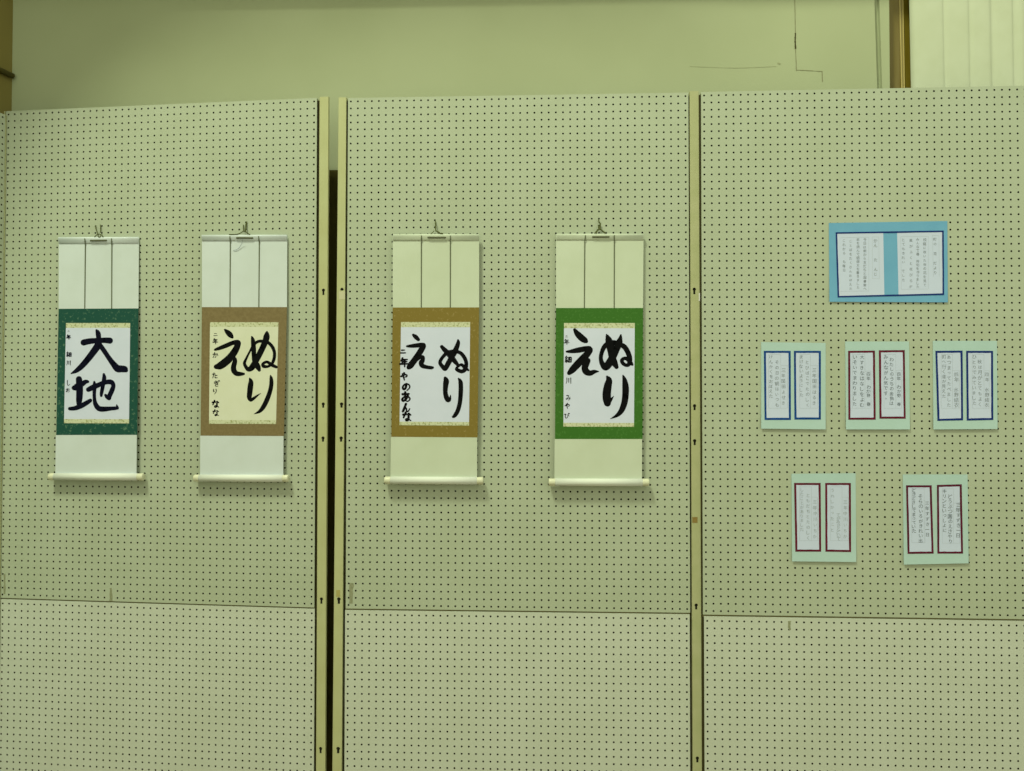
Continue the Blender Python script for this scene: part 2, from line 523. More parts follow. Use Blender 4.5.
def residue(parent, plane, cx, y0, y1, w, m, off=0.0004, name='adhesive_residue'):
    pts = []
    k = 7
    for i in range(k): pts.append((cx - w / 2 + random.uniform(-.25, .2) * w, y0 + (y1 - y0) * i / (k - 1)))
    for i in range(k): pts.append((cx + w / 2 + random.uniform(-.2, .25) * w, y1 - (y1 - y0) * i / (k - 1)))
    V = []
    for a, b in pts:
        x, z = plane.at(a, b, off)
        V.append((x, -off, z))
    n = len(V)
    V2 = V + [(a, b + off * .9, c) for a, b, c in V]
    Fc = [tuple(range(n))] + [(i, n + i, n + (i + 1) % n, (i + 1) % n) for i in range(n)]
    mesh_obj(name, (V2, Fc), m, parent)

def slots_at(plane, pts):
    return [(*plane.at(x, y, 0.002), L) for x, y, L in pts]

# left partition with its right-hand post
p_left = partition(PL, TOP['L'], 'pegboard partition at the left, holding the dark green and the plain brown scroll', 0.005, 0.0015)
a0 = PL.at(318.4, 300, .002)[0]; a1 = PL.at(327.4, 300, .002)[0]
add_post(p_left, a0, a1, TOP['L'] + 0.002, slots_at(PL, [(323.4, 290.2, .017), (323.2, 404, .013), (323, 438, .013), (321.4, 599, .017), (320.6, 748.6, .017)]), M['post'], yb=0.010)
residue(p_left, PL, 4.6, 574, 594, 1.6, M['residue'])
residue(p_left, PL, 110.8, 588, 601, 2.4, M['residue'])
mesh_obj('left_edge_rail', box(-0.006, -0.0006, 0.0, 0.03, 0.0, TOP['L']), M['post_worn'], p_left)
bpy.data.objects['left_edge_rail'].name = 'edge_rail'

# middle partition with a post on each side
p_mid = partition(PM, TOP['M'], 'pegboard partition in the middle, holding the gold brown and leaf green scrolls', 0.0055, -0.0018)
a0 = PM.at(338.4, 110, .002)[0]; a1 = PM.at(346.2, 110, .002)[0]
add_post(p_mid, a0, a1, TOP['M'] + 0.002, slots_at(PM, [(341.9, 289.4, .004), (341.4, 404, .013), (341, 438, .013), (338.8, 599, .017), (338, 748.6, .017)]), M['post'], lean=-0.0022, widen=0.0022)
b0 = PM.at(690.4, 300, .002)[0]; b1 = PM.at(699.6, 300, .002)[0]
add_post(p_mid, b0, b1, TOP['M'] + 0.004, slots_at(PM, [(694.3, 289.3, .017), (694.6, 405.8, .015), (694.7, 440.8, .015), (696.2, 605.2, .015), (697.4, 758.2, .015)]), M['post_worn'], lean=0.0010)
residue(p_mid, PM, 351.5, 583, 603.5, 3.4, M['residue'])
def patch(parent, plane, x0, y0, x1, y1, off, m, name):
    xa_, za = plane.at(x0, y0, off); xb_, zb_ = plane.at(x1, y1, off)
    mesh_obj(name, bevel_box(xa_, xb_, -off, -off + .0006, zb_, za, 0.0002), m, parent)
patch(p_mid, PM, 692.3, 517, 697.6, 522.8, .0028, M['tape'], 'tape_scrap')
patch(p_mid, PM, 336.2, 590, 340, 596.6, .0028, M['stain'], 'tape_scrap')
patch(p_mid, PM, 339, 291.5, 345, 299.4, .0026, M['tag'], 'tag_sticker')
patch(p_mid, PM, 698.8, 293, 700.0, 301, .0026, M['chip'], 'paint_chip')

# right partition
p_right = partition(PR, TOP['R'], 'pegboard partition at the right, holding the six handwritten cards', 0.006, 0.0035)
add_post(p_right, 1.2005, 1.232, TOP['R'] + 0.002, [], M['post_worn'])
residue(p_right, PR, 789.6, 621, 630, 2.4, M['residue'])

# partition along the side wall, only its far edge in the photo
d4 = ray(5.7, 118)
k4 = 2.838 / d4.y
P4 = Plane(d4.x * k4 - 0.0, 2.838, 0)               # far top corner
yaw4 = math.radians(74.4)
far = Vector((d4.x * k4, 2.838, 0))
U4 = Vector((math.cos(yaw4), math.sin(yaw4), 0))
PS = Plane(*(far - U4 * 1.2).xy, yaw4)
p_side = partition(PS, CAM_Z + (TOP['L'] - CAM_Z) * 0.985, 'pegboard partition along the side wall, its narrow far edge at the left of the photo', 0.003)
mesh_obj('edge_rail', box(1.1985, 1.203, -0.001, 0.03, 0.0, CAM_Z + (TOP['L'] - CAM_Z) * 0.985), M['post_worn'], p_side)

# ------------------------------------------------------------------ flat work on the boards
def sheet_solid(pts, thick):
    """closed thin solid from a front grid [[(x,y,z)...]...]"""
    r, c = len(pts), len(pts[0])
    V = [p for row in pts for p in row] + [(p[0], p[1] + thick, p[2]) for row in pts for p in row]
    n = r * c
    Fc = []
    for i in range(r - 1):
        for j in range(c - 1):
            a, b, d, e = i * c + j, i * c + j + 1, (i + 1) * c + j + 1, (i + 1) * c + j
            Fc.append((a, e, d, b)); Fc.append((n + a, n + b, n + d, n + e))
    border = [(0, j) for j in range(c)] + [(i, c - 1) for i in range(1, r)] + [(r - 1, j) for j in range(c - 2, -1, -1)] + [(i, 0) for i in range(r - 2, 0, -1)]
    ids = [i * c + j for i, j in border]
    for k in range(len(ids)):
        a, b = ids[k], ids[(k + 1) % len(ids)]
        Fc.append((a, b, n + b, n + a))
    return V, Fc

def lerp(a, b, t): return tuple(x + (y - x) * t for x, y in zip(a, b))

class Flat:
    """maps photo points onto a hung thing: local x, z relative to its origin, depth from offfn"""
    def __init__(self, plane, ox, oz, offfn):
        self.p, self.ox, self.oz, self.f = plane, ox, oz, offfn
    def pt(self, x, y, extra=0.0):
        off = self.f(y) + extra
        a, z = self.p.at(x, y, off)
        return (a - self.ox, -off, z - self.oz)
    def quad(self, tl, tr, br, bl, extra, thick, nx=2, ny=2):
        g = []
        for i in range(ny + 1):
            t = i / ny
            l, r = lerp(tl, bl, t), lerp(tr, br, t)
            g.append([self.pt(*lerp(l, r, j / nx), extra) for j in range(nx + 1)])
        return sheet_solid(g, thick)
    def ribbon(self, pts, extra, thick=0.0002):
        """pts: (x, y, width) photo units; filled stroke with round ends"""
        V, Fc = [], []
        L = []
        n = len(pts)
        for i, (x, y, w) in enumerate(pts):
            q0, q1 = pts[max(i - 1, 0)], pts[min(i + 1, n - 1)]
            dx, dy = q1[0] - q0[0], q1[1] - q0[1]
            l = math.hypot(dx, dy) or 1
            L.append(((x - dy / l * w / 2, y + dx / l * w / 2), (x + dy / l * w / 2, y - dx / l * w / 2)))
        for a, b in L: V += [self.pt(*a, extra), self.pt(*b, extra)]
        for i in range(n - 1): Fc.append((2 * i, 2 * i + 1, 2 * i + 3, 2 * i + 2))
        for i in range(0, n):                          # round joints and ends
            if i not in (0, n - 1) and i % 3: continue
            x, y, w = pts[i]
            b = len(V)
            V += [self.pt(x + w / 2 * math.cos(k * math.pi / 7), y + w / 2 * math.sin(k * math.pi / 7), extra + 0.00001 * (i % 5)) for k in range(14)]
            Fc.append(tuple(b + k for k in range(13, -1, -1)))
        return V, Fc
    def rect_line(self, c, w, extra):
        """closed band along corner points c (inside the outline), width w"""
        cx = sum(p[0] for p in c) / 4; cy = sum(p[1] for p in c) / 4
        out = []
        for k in range(4):
            a, b = c[k], c[(k + 1) % 4]
            seg = [lerp(a, b, t / 6) for t in range(7)]
            out.append((a, b))
        ins = []
        for k in range(4):
            p = c[k]
            ins.append((p[0] + (w if p[0] < cx else -w), p[1] + (w if p[1] < cy else -w)))
        V, Fc = [], []
        for k in range(4):
            a, b, ia, ib = c[k], c[(k + 1) % 4], ins[k], ins[(k + 1) % 4]
            base = len(V)
            for t in range(9):
                jit = 1 + random.uniform(-.06, .06)
                o_, i_ = lerp(a, b, t / 8), lerp(ia, ib, t / 8)
                i_ = lerp(o_, i_, jit)
                V += [self.pt(*o_, extra), self.pt(*i_, extra)]
            for t in range(8):
                Fc.append((base + 2 * t, base + 2 * t + 1, base + 2 * t + 3, base + 2 * t + 2))
        return V, Fc

# glyphs come from Blender's built-in font
_fc = bpy.data.curves.new('glyph', 'FONT')
_fc.resolution_u = 2
_fo = bpy.data.objects.new('glyph', _fc)
COL.objects.link(_fo)
_cache = {}
def glyph(ch, bold=0.0):
    key = (ch, bold)
    if key not in _cache:
        _fc.body = ch; _fc.offset = bold
        bpy.context.view_layer.update()
        dg = bpy.context.evaluated_depsgraph_get()
        me = bpy.data.meshes.new_from_object(_fo.evaluated_get(dg))
        vs = [(v.co.x, v.co.y) for v in me.vertices]
        fs = [tuple(p.vertices) for p in me.polygons]
        bpy.data.meshes.remove(me)
        if vs:
            x0, x1 = min(v[0] for v in vs), max(v[0] for v in vs)
            y0, y1 = min(v[1] for v in vs), max(v[1] for v in vs)
            vs = [(a - (x0 + x1) / 2, b - (y0 + y1) / 2) for a, b in vs]
        _cache[key] = (vs, fs)
    return _cache[key]

def place_glyph(fl, ch, cx, cy, size, extra, bold=0.0, tilt=0.0, sx=1.0):
    vs, fs = glyph(ch, bold)
    c, s = math.cos(tilt), math.sin(tilt)
    V = [fl.pt(cx + (a * c * sx - b * s) * size, cy - (a * s * sx + b * c) * size, extra) for a, b in vs]
    return V, fs

def column(fl, text, x, y0, y1, size, extra, bold=0.0):
    n = len(text)
    out = []
    for i, ch in enumerate(text):
        if ch == ' ': continue
        y = y0 + (y1 - y0) * (i + .5) / n
        out.append(place_glyph(fl, ch, x + random.uniform(-.06, .06) * size, y, size * random.uniform(.88, 1.08), extra, bold, random.uniform(-.1, .1)))
    return merge(*out)

# ------------------------------------------------------------------ hanging scrolls
KANA = {
 '二': [[(25, 30), (75, 28)], [(10, 76), (90, 74)]],
 '年': [[(32, 5), (15, 35)], [(25, 22), (85, 20)], [(30, 45), (80, 44)], [(30, 45), (30, 68)], [(5, 70), (95, 68)], [(56, 22), (56, 100)]],
 '細': [[(25, 5), (10, 28), (30, 38)], [(38, 22), (12, 55), (42, 55)], [(26, 58), (26, 95)], [(12, 70), (8, 88)], [(40, 70), (44, 85)],
       [(57, 22), (57, 88)], [(57, 22), (94, 22), (94, 88)], [(57, 54), (94, 54)], [(57, 86), (94, 86)], [(75, 22), (75, 86)]],
 '川': [[(20, 10), (20, 60), (8, 95)], [(50, 15), (50, 80)], [(82, 8), (82, 95)]],
 'し': [[(35, 5), (33, 70), (48, 92), (78, 75)]],
 'お': [[(10, 30), (60, 26)], [(35, 5), (35, 75), (20, 88), (10, 75), (30, 55), (65, 48), (85, 65), (75, 88), (55, 92)], [(72, 15), (88, 30)]],
 'か': [[(10, 35), (55, 30), (62, 45), (55, 85), (40, 92)], [(38, 5), (30, 50), (10, 92)], [(78, 25), (94, 55)]],
 'た': [[(8, 25), (60, 22)], [(35, 4), (12, 92)], [(52, 48), (88, 46)], [(50, 72), (60, 88), (92, 86)]],
 'ぎ': [[(15, 22), (75, 15)], [(12, 42), (80, 34)], [(38, 2), (72, 62)], [(72, 62), (30, 58)], [(28, 72), (40, 92), (75, 88)], [(84, 2), (90, 12)], [(97, 0), (103, 9)]],
 'り': [[(25, 8), (20, 45), (32, 55), (40, 40)], [(70, 5), (74, 50), (45, 97)]],
 'な': [[(8, 28), (50, 24)], [(35, 5), (12, 60)], [(68, 18), (88, 32)], [(65, 42), (65, 80), (45, 92), (35, 82), (52, 72), (90, 92)]],
 'の': [[(52, 18), (45, 60), (25, 80), (10, 60), (25, 30), (55, 15), (85, 30), (90, 60), (60, 92)]],
 'あ': [[(15, 22), (80, 18)], [(42, 3), (42, 55), (50, 88)], [(68, 38), (50, 70), (22, 90), (10, 75), (30, 52), (65, 46), (90, 65), (80, 88), (60, 95)]],
 'ん': [[(48, 3), (28, 50), (10, 95), (38, 52), (52, 60), (58, 90), (75, 88), (92, 60)]],
 'や': [[(8, 50), (55, 28), (85, 32), (82, 52), (60, 58)], [(48, 3), (58, 16)], [(28, 18), (52, 97)]],
 'み': [[(18, 12), (55, 12), (35, 65), (15, 82), (10, 65), (35, 55), (92, 72)], [(78, 40), (70, 70), (55, 95)]],
 'び': [[(8, 22), (35, 18), (20, 55), (30, 88), (55, 85), (68, 55), (70, 20), (92, 55)], [(80, 5), (86, 15)], [(94, 2), (99, 11)]],
}
def scroll(plane, label, d, brocade, sheet_m, ink, offs, paper):
    """d: outline points of the scroll as measured on the photo"""
    off = offs[1]
    ya_, yb__ = d['top'][0][1], d['rod'][2]
    f = lambda y: offs[0] + (offs[1] - offs[0]) * min(1, max(0, (y - ya_) / (yb__ - ya_)))
    ox, oz = plane.at((d['rod'][0] + d['rod'][1]) / 2, d['rod'][3], off)
    root = empty('hanging_scroll', tuple(plane.world(ox, 0, oz)), plane.yaw, label, 'hanging scroll', 'calligraphy scrolls on the pegboards')
    fl = Flat(plane, ox, oz, f)
    def add(name, vf, m, parent=root, smooth=False): return mesh_obj(name, vf, m, parent, smooth)
    (tl, tr), (ul, ur), (bl_, br_), (ll, lr) = d['top'], d['up_bot'], d['bro_bot'], d['low_bot']
    # paper mounts and the cloth between them
    add('upper_mount', fl.quad((tl[0], tl[1] + 1), (tr[0], tr[1] + 1), ur, ul, 0, .0006), paper)
    bro = add('brocade_border', fl.quad(ul, ur, br_, bl_, .0003, .0006), brocade)
    add('lower_mount', fl.quad((bl_[0] - .4, bl_[1]), (br_[0] - .4, br_[1]), (lr[0], lr[1] + 2), (ll[0], ll[1] + 2), 0, .0006), paper)
    ptl, ptr, pbr, pbl = d['sheet']
    s = d['strip']
    add('patterned_strip', fl.quad(ptl, ptr, lerp(ptr, pbr, s[0]), lerp(ptl, pbl, s[0]), .0007, .0005), M['ichi'], bro)
    add('patterned_strip', fl.quad(lerp(ptl, pbl, s[1]), lerp(ptr, pbr, s[1]), pbr, pbl, .0007, .0005), M['ichi'], bro)
    sh = add('calligraphy_sheet', fl.quad(lerp(ptl, pbl, s[0]), lerp(ptr, pbr, s[0]), lerp(ptr, pbr, s[1]), lerp(ptl, pbl, s[1]), .0006, .0005), sheet_m)
    # brushed characters
    for ch in d['chars']:
        vfs = []
        for si, st in enumerate(ch):
            o0, sc, raw = st
            pts = [(o0[0] + x / sc, o0[1] + y / sc, w / sc) for x, y, w in raw]
            pts = catmull(pts, 5)
            pts = [(x, y, max(.15, w)) for x, y, w in pts]
            vfs.append(fl.ribbon(pts, .0009 + .00006 * si))
        add('brush_character', merge(*vfs), ink, sh)
    for (o0, sc, ch, x, y, size, bold) in d['sig']:
        vfs = []
        for si, k in enumerate(KANA[ch]):
            pts = [(o0[0] + (x + (px - 50) * .01 * size * .92) / sc, o0[1] + (y + (py - 50) * .01 * size * .92) / sc,
                    (.9 + .35 * (1 - 2 * j / len(k))) * (.105 + bold * 2.2) * size / sc) for j, (px, py) in enumerate(k)]
            vfs.append(fl.ribbon(catmull(pts, 5), .0009 + .00004 * si))
        add('signature_character', merge(*vfs), ink, sh)
    # batten under the folded top edge
    yb0, yb1 = d['top'][0][1], d['band']
    hb = abs(fl.pt(tl[0], yb0)[2] - fl.pt(tl[0], yb1)[2])
    cL = fl.pt(tl[0] + .5, yb0); cR = fl.pt(tr[0] - .2, tr[1])
    prof_b = [(.004, -.10 * hb), (.002, -.01 * hb), (-.002, 0), (-.005, -.05 * hb), (-.0066, -.16 * hb), (-.0068, -.30 * hb), (-.0058, -.5 * hb),
              (-.0034, -.8 * hb), (-.0016, -.98 * hb), (.0, -1.0 * hb), (.004, -.9 * hb)]
    V = [(c[0], c[1] + a_, c[2] + z_) for c in (cL, cR) for a_, z_ in prof_b]
    n = len(prof_b)
    Fc = [(k, (k + 1) % n, n + (k + 1) % n, n + k) for k in range(n)]
    Fc += [tuple(range(n))[::-1], tuple(range(n, 2 * n))]
    add('top_batten', (V, Fc), paper, root, True)
    front = .0068
    # two dark ribbons down the upper mount
    for (xa_, ya), (xm, ym), (xb_, yb_) in d['ribbons']:
        g = []
        for x, y, ex in ((xa_, ya, front * .55), (xa_ + .05, ya + 1.2, front + .0006), (lerp((xa_,), (xm,), .4)[0], ya + 3.8, front + .0006), (xm, ym, .0018), (lerp((xm,), (xb_,), .5)[0], (ym + yb_) / 2, .0012), (xb_, yb_, .0010)):
            g.append([fl.pt(x - .5, y, ex), fl.pt(x + .5, y, ex)])
        add('hanging_ribbon', sheet_solid(g, .0005), M['ribbon'])
    # bar and cord
    (x0, y0), (x1, y1) = d['bar']
    A, B = Vector(fl.pt(x0, y0, front - .001)), Vector(fl.pt(x1, y1, front - .001))
    rb = .0032
    add('hanger_bar', tube([tuple(A.lerp(B, t)) for t in (0, .02, .06, .5, .94, .98, 1)], [rb * .4, rb * .8, rb, rb, rb, rb * .8, rb * .4], 10), M['bar'], root, True)
    cords = []
    for c in d['cord']:
        pts = []
        for x, y, h in c['p']:                           # h: 0 at the board, 1 at the batten's front
            o = h * (offs[0] + front * .8) + (1 - h) * .003
            a, z = plane.at(x, y, o)
            pts.append((a - ox, -o, z - oz))
        cords.append(tube(catmull(pts, 4), c.get('r', .0016), 8))
    add('hanging_cord', merge(*cords), M['cord'], root, True)
    if 'loose' in d:
        pts = [fl.pt(x, y, e) for x, y, e in d['loose']]
        add('loose_string', tube(catmull(pts, 5), .0009, 6), M['rule'], root, True)
    # roller with ivory ends
    x0, x1, y0, y1 = d['rod']
    x0 += (512 - x0) * .004; x1 += (512 - x1) * .004
    c0_, c1_ = fl.pt(x0, (y0 + y1) / 2), fl.pt(x1, (y0 + y1) / 2 + d.get('rodtilt', 0))
    R = abs(fl.pt(x0, y0)[2] - fl.pt(x0, y1)[2]) / 2
    yy = c0_[1] - .002
    def axis(t): return (c0_[0] + (c1_[0] - c0_[0]) * t, yy, c0_[2] + (c1_[2] - c0_[2]) * t)
    kw = d['knob'] / (x1 - x0)
    ro = add('roller', tube([axis(kw), axis(.5), axis(1 - kw)], R, 24), M['roller'], root, True)
    for t in ((0, kw * .04, kw * .16, kw * .9, kw), (1, 1 - kw * .04, 1 - kw * .16, 1 - kw * .9, 1 - kw)):
        add('roller_knob', tube([axis(q) for q in t], [R * .8, R * .94, R * 1.0, R * 1.0, R * .97], 24), M['knob'], ro, True)
    return root

S1, S2 = 1024 / 76, 12.8
A1, B1 = (60, 318), (60, 368)
def st(o, s, *p): return (o, s, list(p))

d1 = dict(top=((58.7, 237.3), (138.9, 237.0)), band=244, up_bot=((58.6, 308.8), (138.4, 308.4)), bro_bot=((56.2, 435), (137.2, 434.8)),
          low_bot=((55.3, 474), (136.4, 474)), sheet=((66, 323), (130.2, 323), (129, 423.4), (64, 423.2)), strip=(.048, .958),
          ribbons=(((84.6, 237.4), (85.3, 245.5), (84.7, 308.6)), ((111.4, 237.4), (111.8, 245.5), (111.6, 308.5))),
          bar=((90, 240.6), (107, 240.4)), rod=(48.2, 142.6, 473, 480.2), knob=5.4, rodtilt=.3,
          cord=[dict(p=[(96.2, 230.6 - 5, 0), (95.5, 227, .3), (96.3, 230, .6), (97.2, 232.5, .8), (97.8, 234, .9), (96, 235.5, 1), (94.5, 237, 1)]),
                dict(p=[(100.4, 224.8, 0), (100.6, 228, .3), (100.5, 232.6, .6)]),
                dict(p=[(97.6, 234, .9), (100, 234.2, .95), (102, 235.6, 1), (103.3, 237.2, 1)]),
                dict(p=[(98.2, 234, .9), (98, 236, 1), (99, 237.3, 1.1), (100.4, 236.6, 1.1), (100.3, 235.4, 1)], r=.0013)],
          chars=[
              [st(A1, S1, (492, 165, 30), (512, 205, 68), (520, 270, 68), (518, 335, 82), (500, 385, 96), (440, 470, 90), (370, 560, 85), (290, 650, 76), (220, 710, 58), (150, 748, 16)),
               st(A1, S1, (318, 330, 84), (400, 312, 78), (500, 305, 72), (600, 300, 74), (672, 305, 84)),
               st(A1, S1, (535, 360, 66), (600, 450, 64), (660, 540, 66), (720, 620, 78), (775, 680, 98), (830, 685, 92), (872, 690, 86), (893, 708, 46))],
              [st(B1, S1, (255, 150, 84), (262, 230, 92), (264, 330, 92), (258, 430, 84), (255, 485, 66)),
               st(B1, S1, (172, 268, 34), (212, 262, 88), (290, 218, 76), (345, 186, 58), (374, 184, 40)),
               st(B1, S1, (132, 548, 48), (200, 542, 60), (280, 512, 68), (350, 475, 62), (408, 437, 52)),
               st(B1, S1, (382, 290, 64), (440, 262, 72), (520, 228, 64), (610, 192, 62), (690, 190, 66), (718, 235, 58), (702, 295, 64), (678, 350, 64), (655, 400, 64)),
               st(B1, S1, (660, 405, 60), (632, 386, 54), (612, 364, 34)),
               st(B1, S1, (590, 85, 34), (596, 130, 56), (585, 200, 54), (570, 280, 52), (558, 340, 46), (555, 372, 36)),
               st(B1, S1, (462, 188, 28), (465, 240, 54), (462, 330, 48), (464, 420, 48), (482, 495, 64), (525, 545, 70), (590, 553, 68), (680, 546, 54), (745, 542, 48), (778, 540, 32)),
               st(B1, S1, (764, 492, 10), (768, 520, 34), (774, 540, 40))]],
          sig=[(A1, S1, '二', 116, 175, 36, 0), (A1, S1, '年', 116, 255, 66, .03), (A1, S1, '細', 120, 490, 78, .01), (A1, S1, '川', 118, 605, 72, .01),
               (B1, S1, 'し', 112, 202, 84, 0), (B1, S1, 'お', 106, 300, 62, .01)])
A2, B2 = (204, 320), (204, 370)
d2 = dict(top=((201.9, 235), (287.2, 234.8)), band=241.2, up_bot=((201.9, 307.1), (286.9, 307.1)), bro_bot=((200.6, 435.6), (283.9, 436)),
          low_bot=((200, 475), (283.2, 475.4)), sheet=((210, 322.2), (278.4, 322.2), (276, 424), (209, 423.8)), strip=(.045, .962),
          ribbons=(((229.8, 235.2), (230.3, 243), (229.9, 307)), ((258.5, 235.2), (259.3, 243), (258.8, 307))),
          bar=((236, 237.8), (253.4, 237.9)), rod=(193.4, 288, 474.4, 481.6), knob=5.4, rodtilt=.3,
          cord=[dict(p=[(243.4, 224.9, 0), (243.5, 229, .5), (243.4, 231, .8), (240.5, 233, .95), (237.5, 234.2, 1), (233, 234.5, 1), (229.2, 234.5, 1)], r=.0017),
                dict(p=[(246.6, 221.6, 0), (246, 225, .3), (245.6, 229.8, .6), (245, 231.2, .8)], r=.0024),
                dict(p=[(243.6, 231.2, .8), (245.6, 231.6, .9), (247.6, 233.2, 1), (250, 234.6, 1)], r=.0018)],
          loose=[(242.4, 239, .016), (241.8, 243, .008), (239.5, 247.2, .004), (236.5, 249.6, .003), (233.4, 250.4, .002)],
          chars=[
              [st(A2, S2, (268, 125, 26), (305, 160, 64), (340, 195, 66), (362, 220, 36)),
               st(A2, S2, (140, 380, 28), (200, 360, 48), (290, 325, 56), (370, 292, 56), (430, 288, 70), (432, 315, 76), (400, 390, 86), (335, 480, 96), (265, 545, 100), (200, 588, 92), (152, 598, 56)),
               st(A2, S2, (372, 485, 40), (395, 500, 50), (392, 545, 62), (378, 600, 66), (384, 650, 70), (415, 684, 62), (460, 690, 54), (508, 690, 32))],
              [st(A2, S2, (612, 215, 22), (626, 260, 52), (634, 350, 62), (640, 450, 60), (652, 530, 70), (690, 600, 70), (708, 642, 40)),
               st(A2, S2, (805, 152, 26), (803, 200, 76), (788, 265, 80), (752, 350, 76), (708, 440, 76), (660, 530, 74), (615, 605, 76), (568, 632, 56), (532, 592, 44), (518, 550, 40), (545, 485, 30), (585, 405, 26), (630, 325, 34), (690, 276, 38), (755, 272, 40), (820, 288, 42), (875, 345, 44), (902, 420, 42), (895, 500, 42), (868, 560, 36), (820, 594, 32), (765, 592, 46), (750, 568, 36), (775, 545, 36), (812, 538, 36), (868, 575, 46), (926, 602, 36)),
               ],
              [st(B2, S2, (585, 108, 22), (600, 150, 60), (594, 210, 72), (585, 290, 68), (580, 350, 62), (600, 384, 44), (640, 360, 36), (690, 322, 20), (726, 298, 5)),
               st(B2, S2, (851, 70, 14), (860, 110, 44), (862, 180, 54), (845, 270, 56), (810, 370, 60), (762, 468, 58), (710, 530, 40), (640, 562, 5))]],
          sig=[(A2, S2, '二', 148, 185, 62, 0), (A2, S2, '年', 145, 270, 76, .01), (A2, S2, 'か', 145, 450, 80, .01), (A2, S2, 'た', 140, 712, 80, .01),
               (B2, S2, 'ぎ', 160, 175, 84, 0), (B2, S2, 'り', 140, 275, 72, .01), (B2, S2, 'な', 150, 435, 104, .03), (B2, S2, 'な', 152, 548, 92, .02)])
A3, B3 = (396, 320), (396, 370)
d3 = dict(top=((392.7, 234.3), (479.1, 234.1)), band=241, up_bot=((392.7, 307.5), (479.1, 307.4)), bro_bot=((391.3, 436.8), (477.6, 437.4)),
          low_bot=((390.4, 477.4), (477, 477.6)), sheet=((401, 322), (470.2, 322), (469, 425.6), (399.5, 425.2)), strip=(.05, .965),
          ribbons=(((421.4, 234.4), (421.4, 243), (421.3, 307.4)), ((450.4, 234.4), (450.4, 243), (450.3, 307.4))),
          bar=((427.4, 237.4), (446, 237.5)), rod=(384.2, 483.2, 476.4, 484), knob=6.2, rodtilt=.5,
          cord=[dict(p=[(435.4, 220.6, 0), (435.6, 225, .4), (435.6, 229.4, .7), (436, 231, .85)], r=[.0012] + [.0022] * 12),
                dict(p=[(436, 230.4, .8), (437.6, 232, .95), (440, 233.2, 1), (443, 233.5, 1)], r=.0020),
                dict(p=[(436.6, 231.4, .8), (438.5, 231.8, .95), (439.6, 232.4, 1)], r=.0014),
                dict(p=[(434, 231, .8), (433, 232, .95), (431.8, 233.2, 1), (430.6, 233.8, 1)], r=.0013)],
          chars=[
              [st(A3, S2, (222, 192, 36), (252, 217, 56), (286, 250, 44)),
               st(A3, S2, (140, 336, 26), (190, 333, 44), (260, 326, 56), (330, 320, 60), (352, 330, 66), (322, 385, 76), (278, 455, 78), (228, 525, 80), (182, 585, 80), (160, 608, 52)),
               st(A3, S2, (262, 500, 60), (310, 476, 46), (344, 474, 46), (340, 515, 58), (322, 550, 64), (338, 585, 60), (390, 602, 48), (450, 610, 44), (474, 608, 28))],
              [st(A3, S2, (586, 342, 46), (622, 382, 60), (680, 440, 72), (730, 500, 66), (775, 555, 50), (800, 590, 30)),
               st(A3, S2, (794, 255, 22), (796, 290, 50), (777, 350, 62), (750, 410, 72), (710, 480, 68), (665, 560, 66), (630, 622, 60), (598, 598, 54), (564, 550, 48), (580, 500, 44), (630, 440, 46), (690, 408, 48), (760, 402, 46), (830, 425, 48), (880, 490, 50), (900, 560, 50), (884, 630, 56), (840, 658, 50), (790, 640, 48), (768, 625, 28), (800, 588, 34), (840, 572, 38), (872, 600, 44), (926, 642, 28))],
              [st(B3, S2, (628, 100, 36), (642, 140, 74), (634, 210, 66), (632, 290, 60), (646, 350, 66), (668, 382, 66), (690, 370, 36), (699, 322, 10)),
               st(B3, S2, (800, 110, 20), (825, 150, 54), (830, 230, 60), (826, 330, 58), (815, 430, 56), (790, 520, 56), (755, 580, 50), (732, 598, 34))]],
          sig=[(A3, S2, '二', 92, 402, 84, .04), (A3, S2, '年', 104, 540, 124, .03), (A3, S2, 'や', 106, 722, 104, .04),
               (B3, S2, 'の', 130, 215, 120, .05), (B3, S2, 'あ', 128, 345, 136, .04), (B3, S2, 'ん', 130, 485, 118, .05), (B3, S2, 'な', 142, 597, 128, .04)])
A4, B4 = (559, 320), (559, 370)
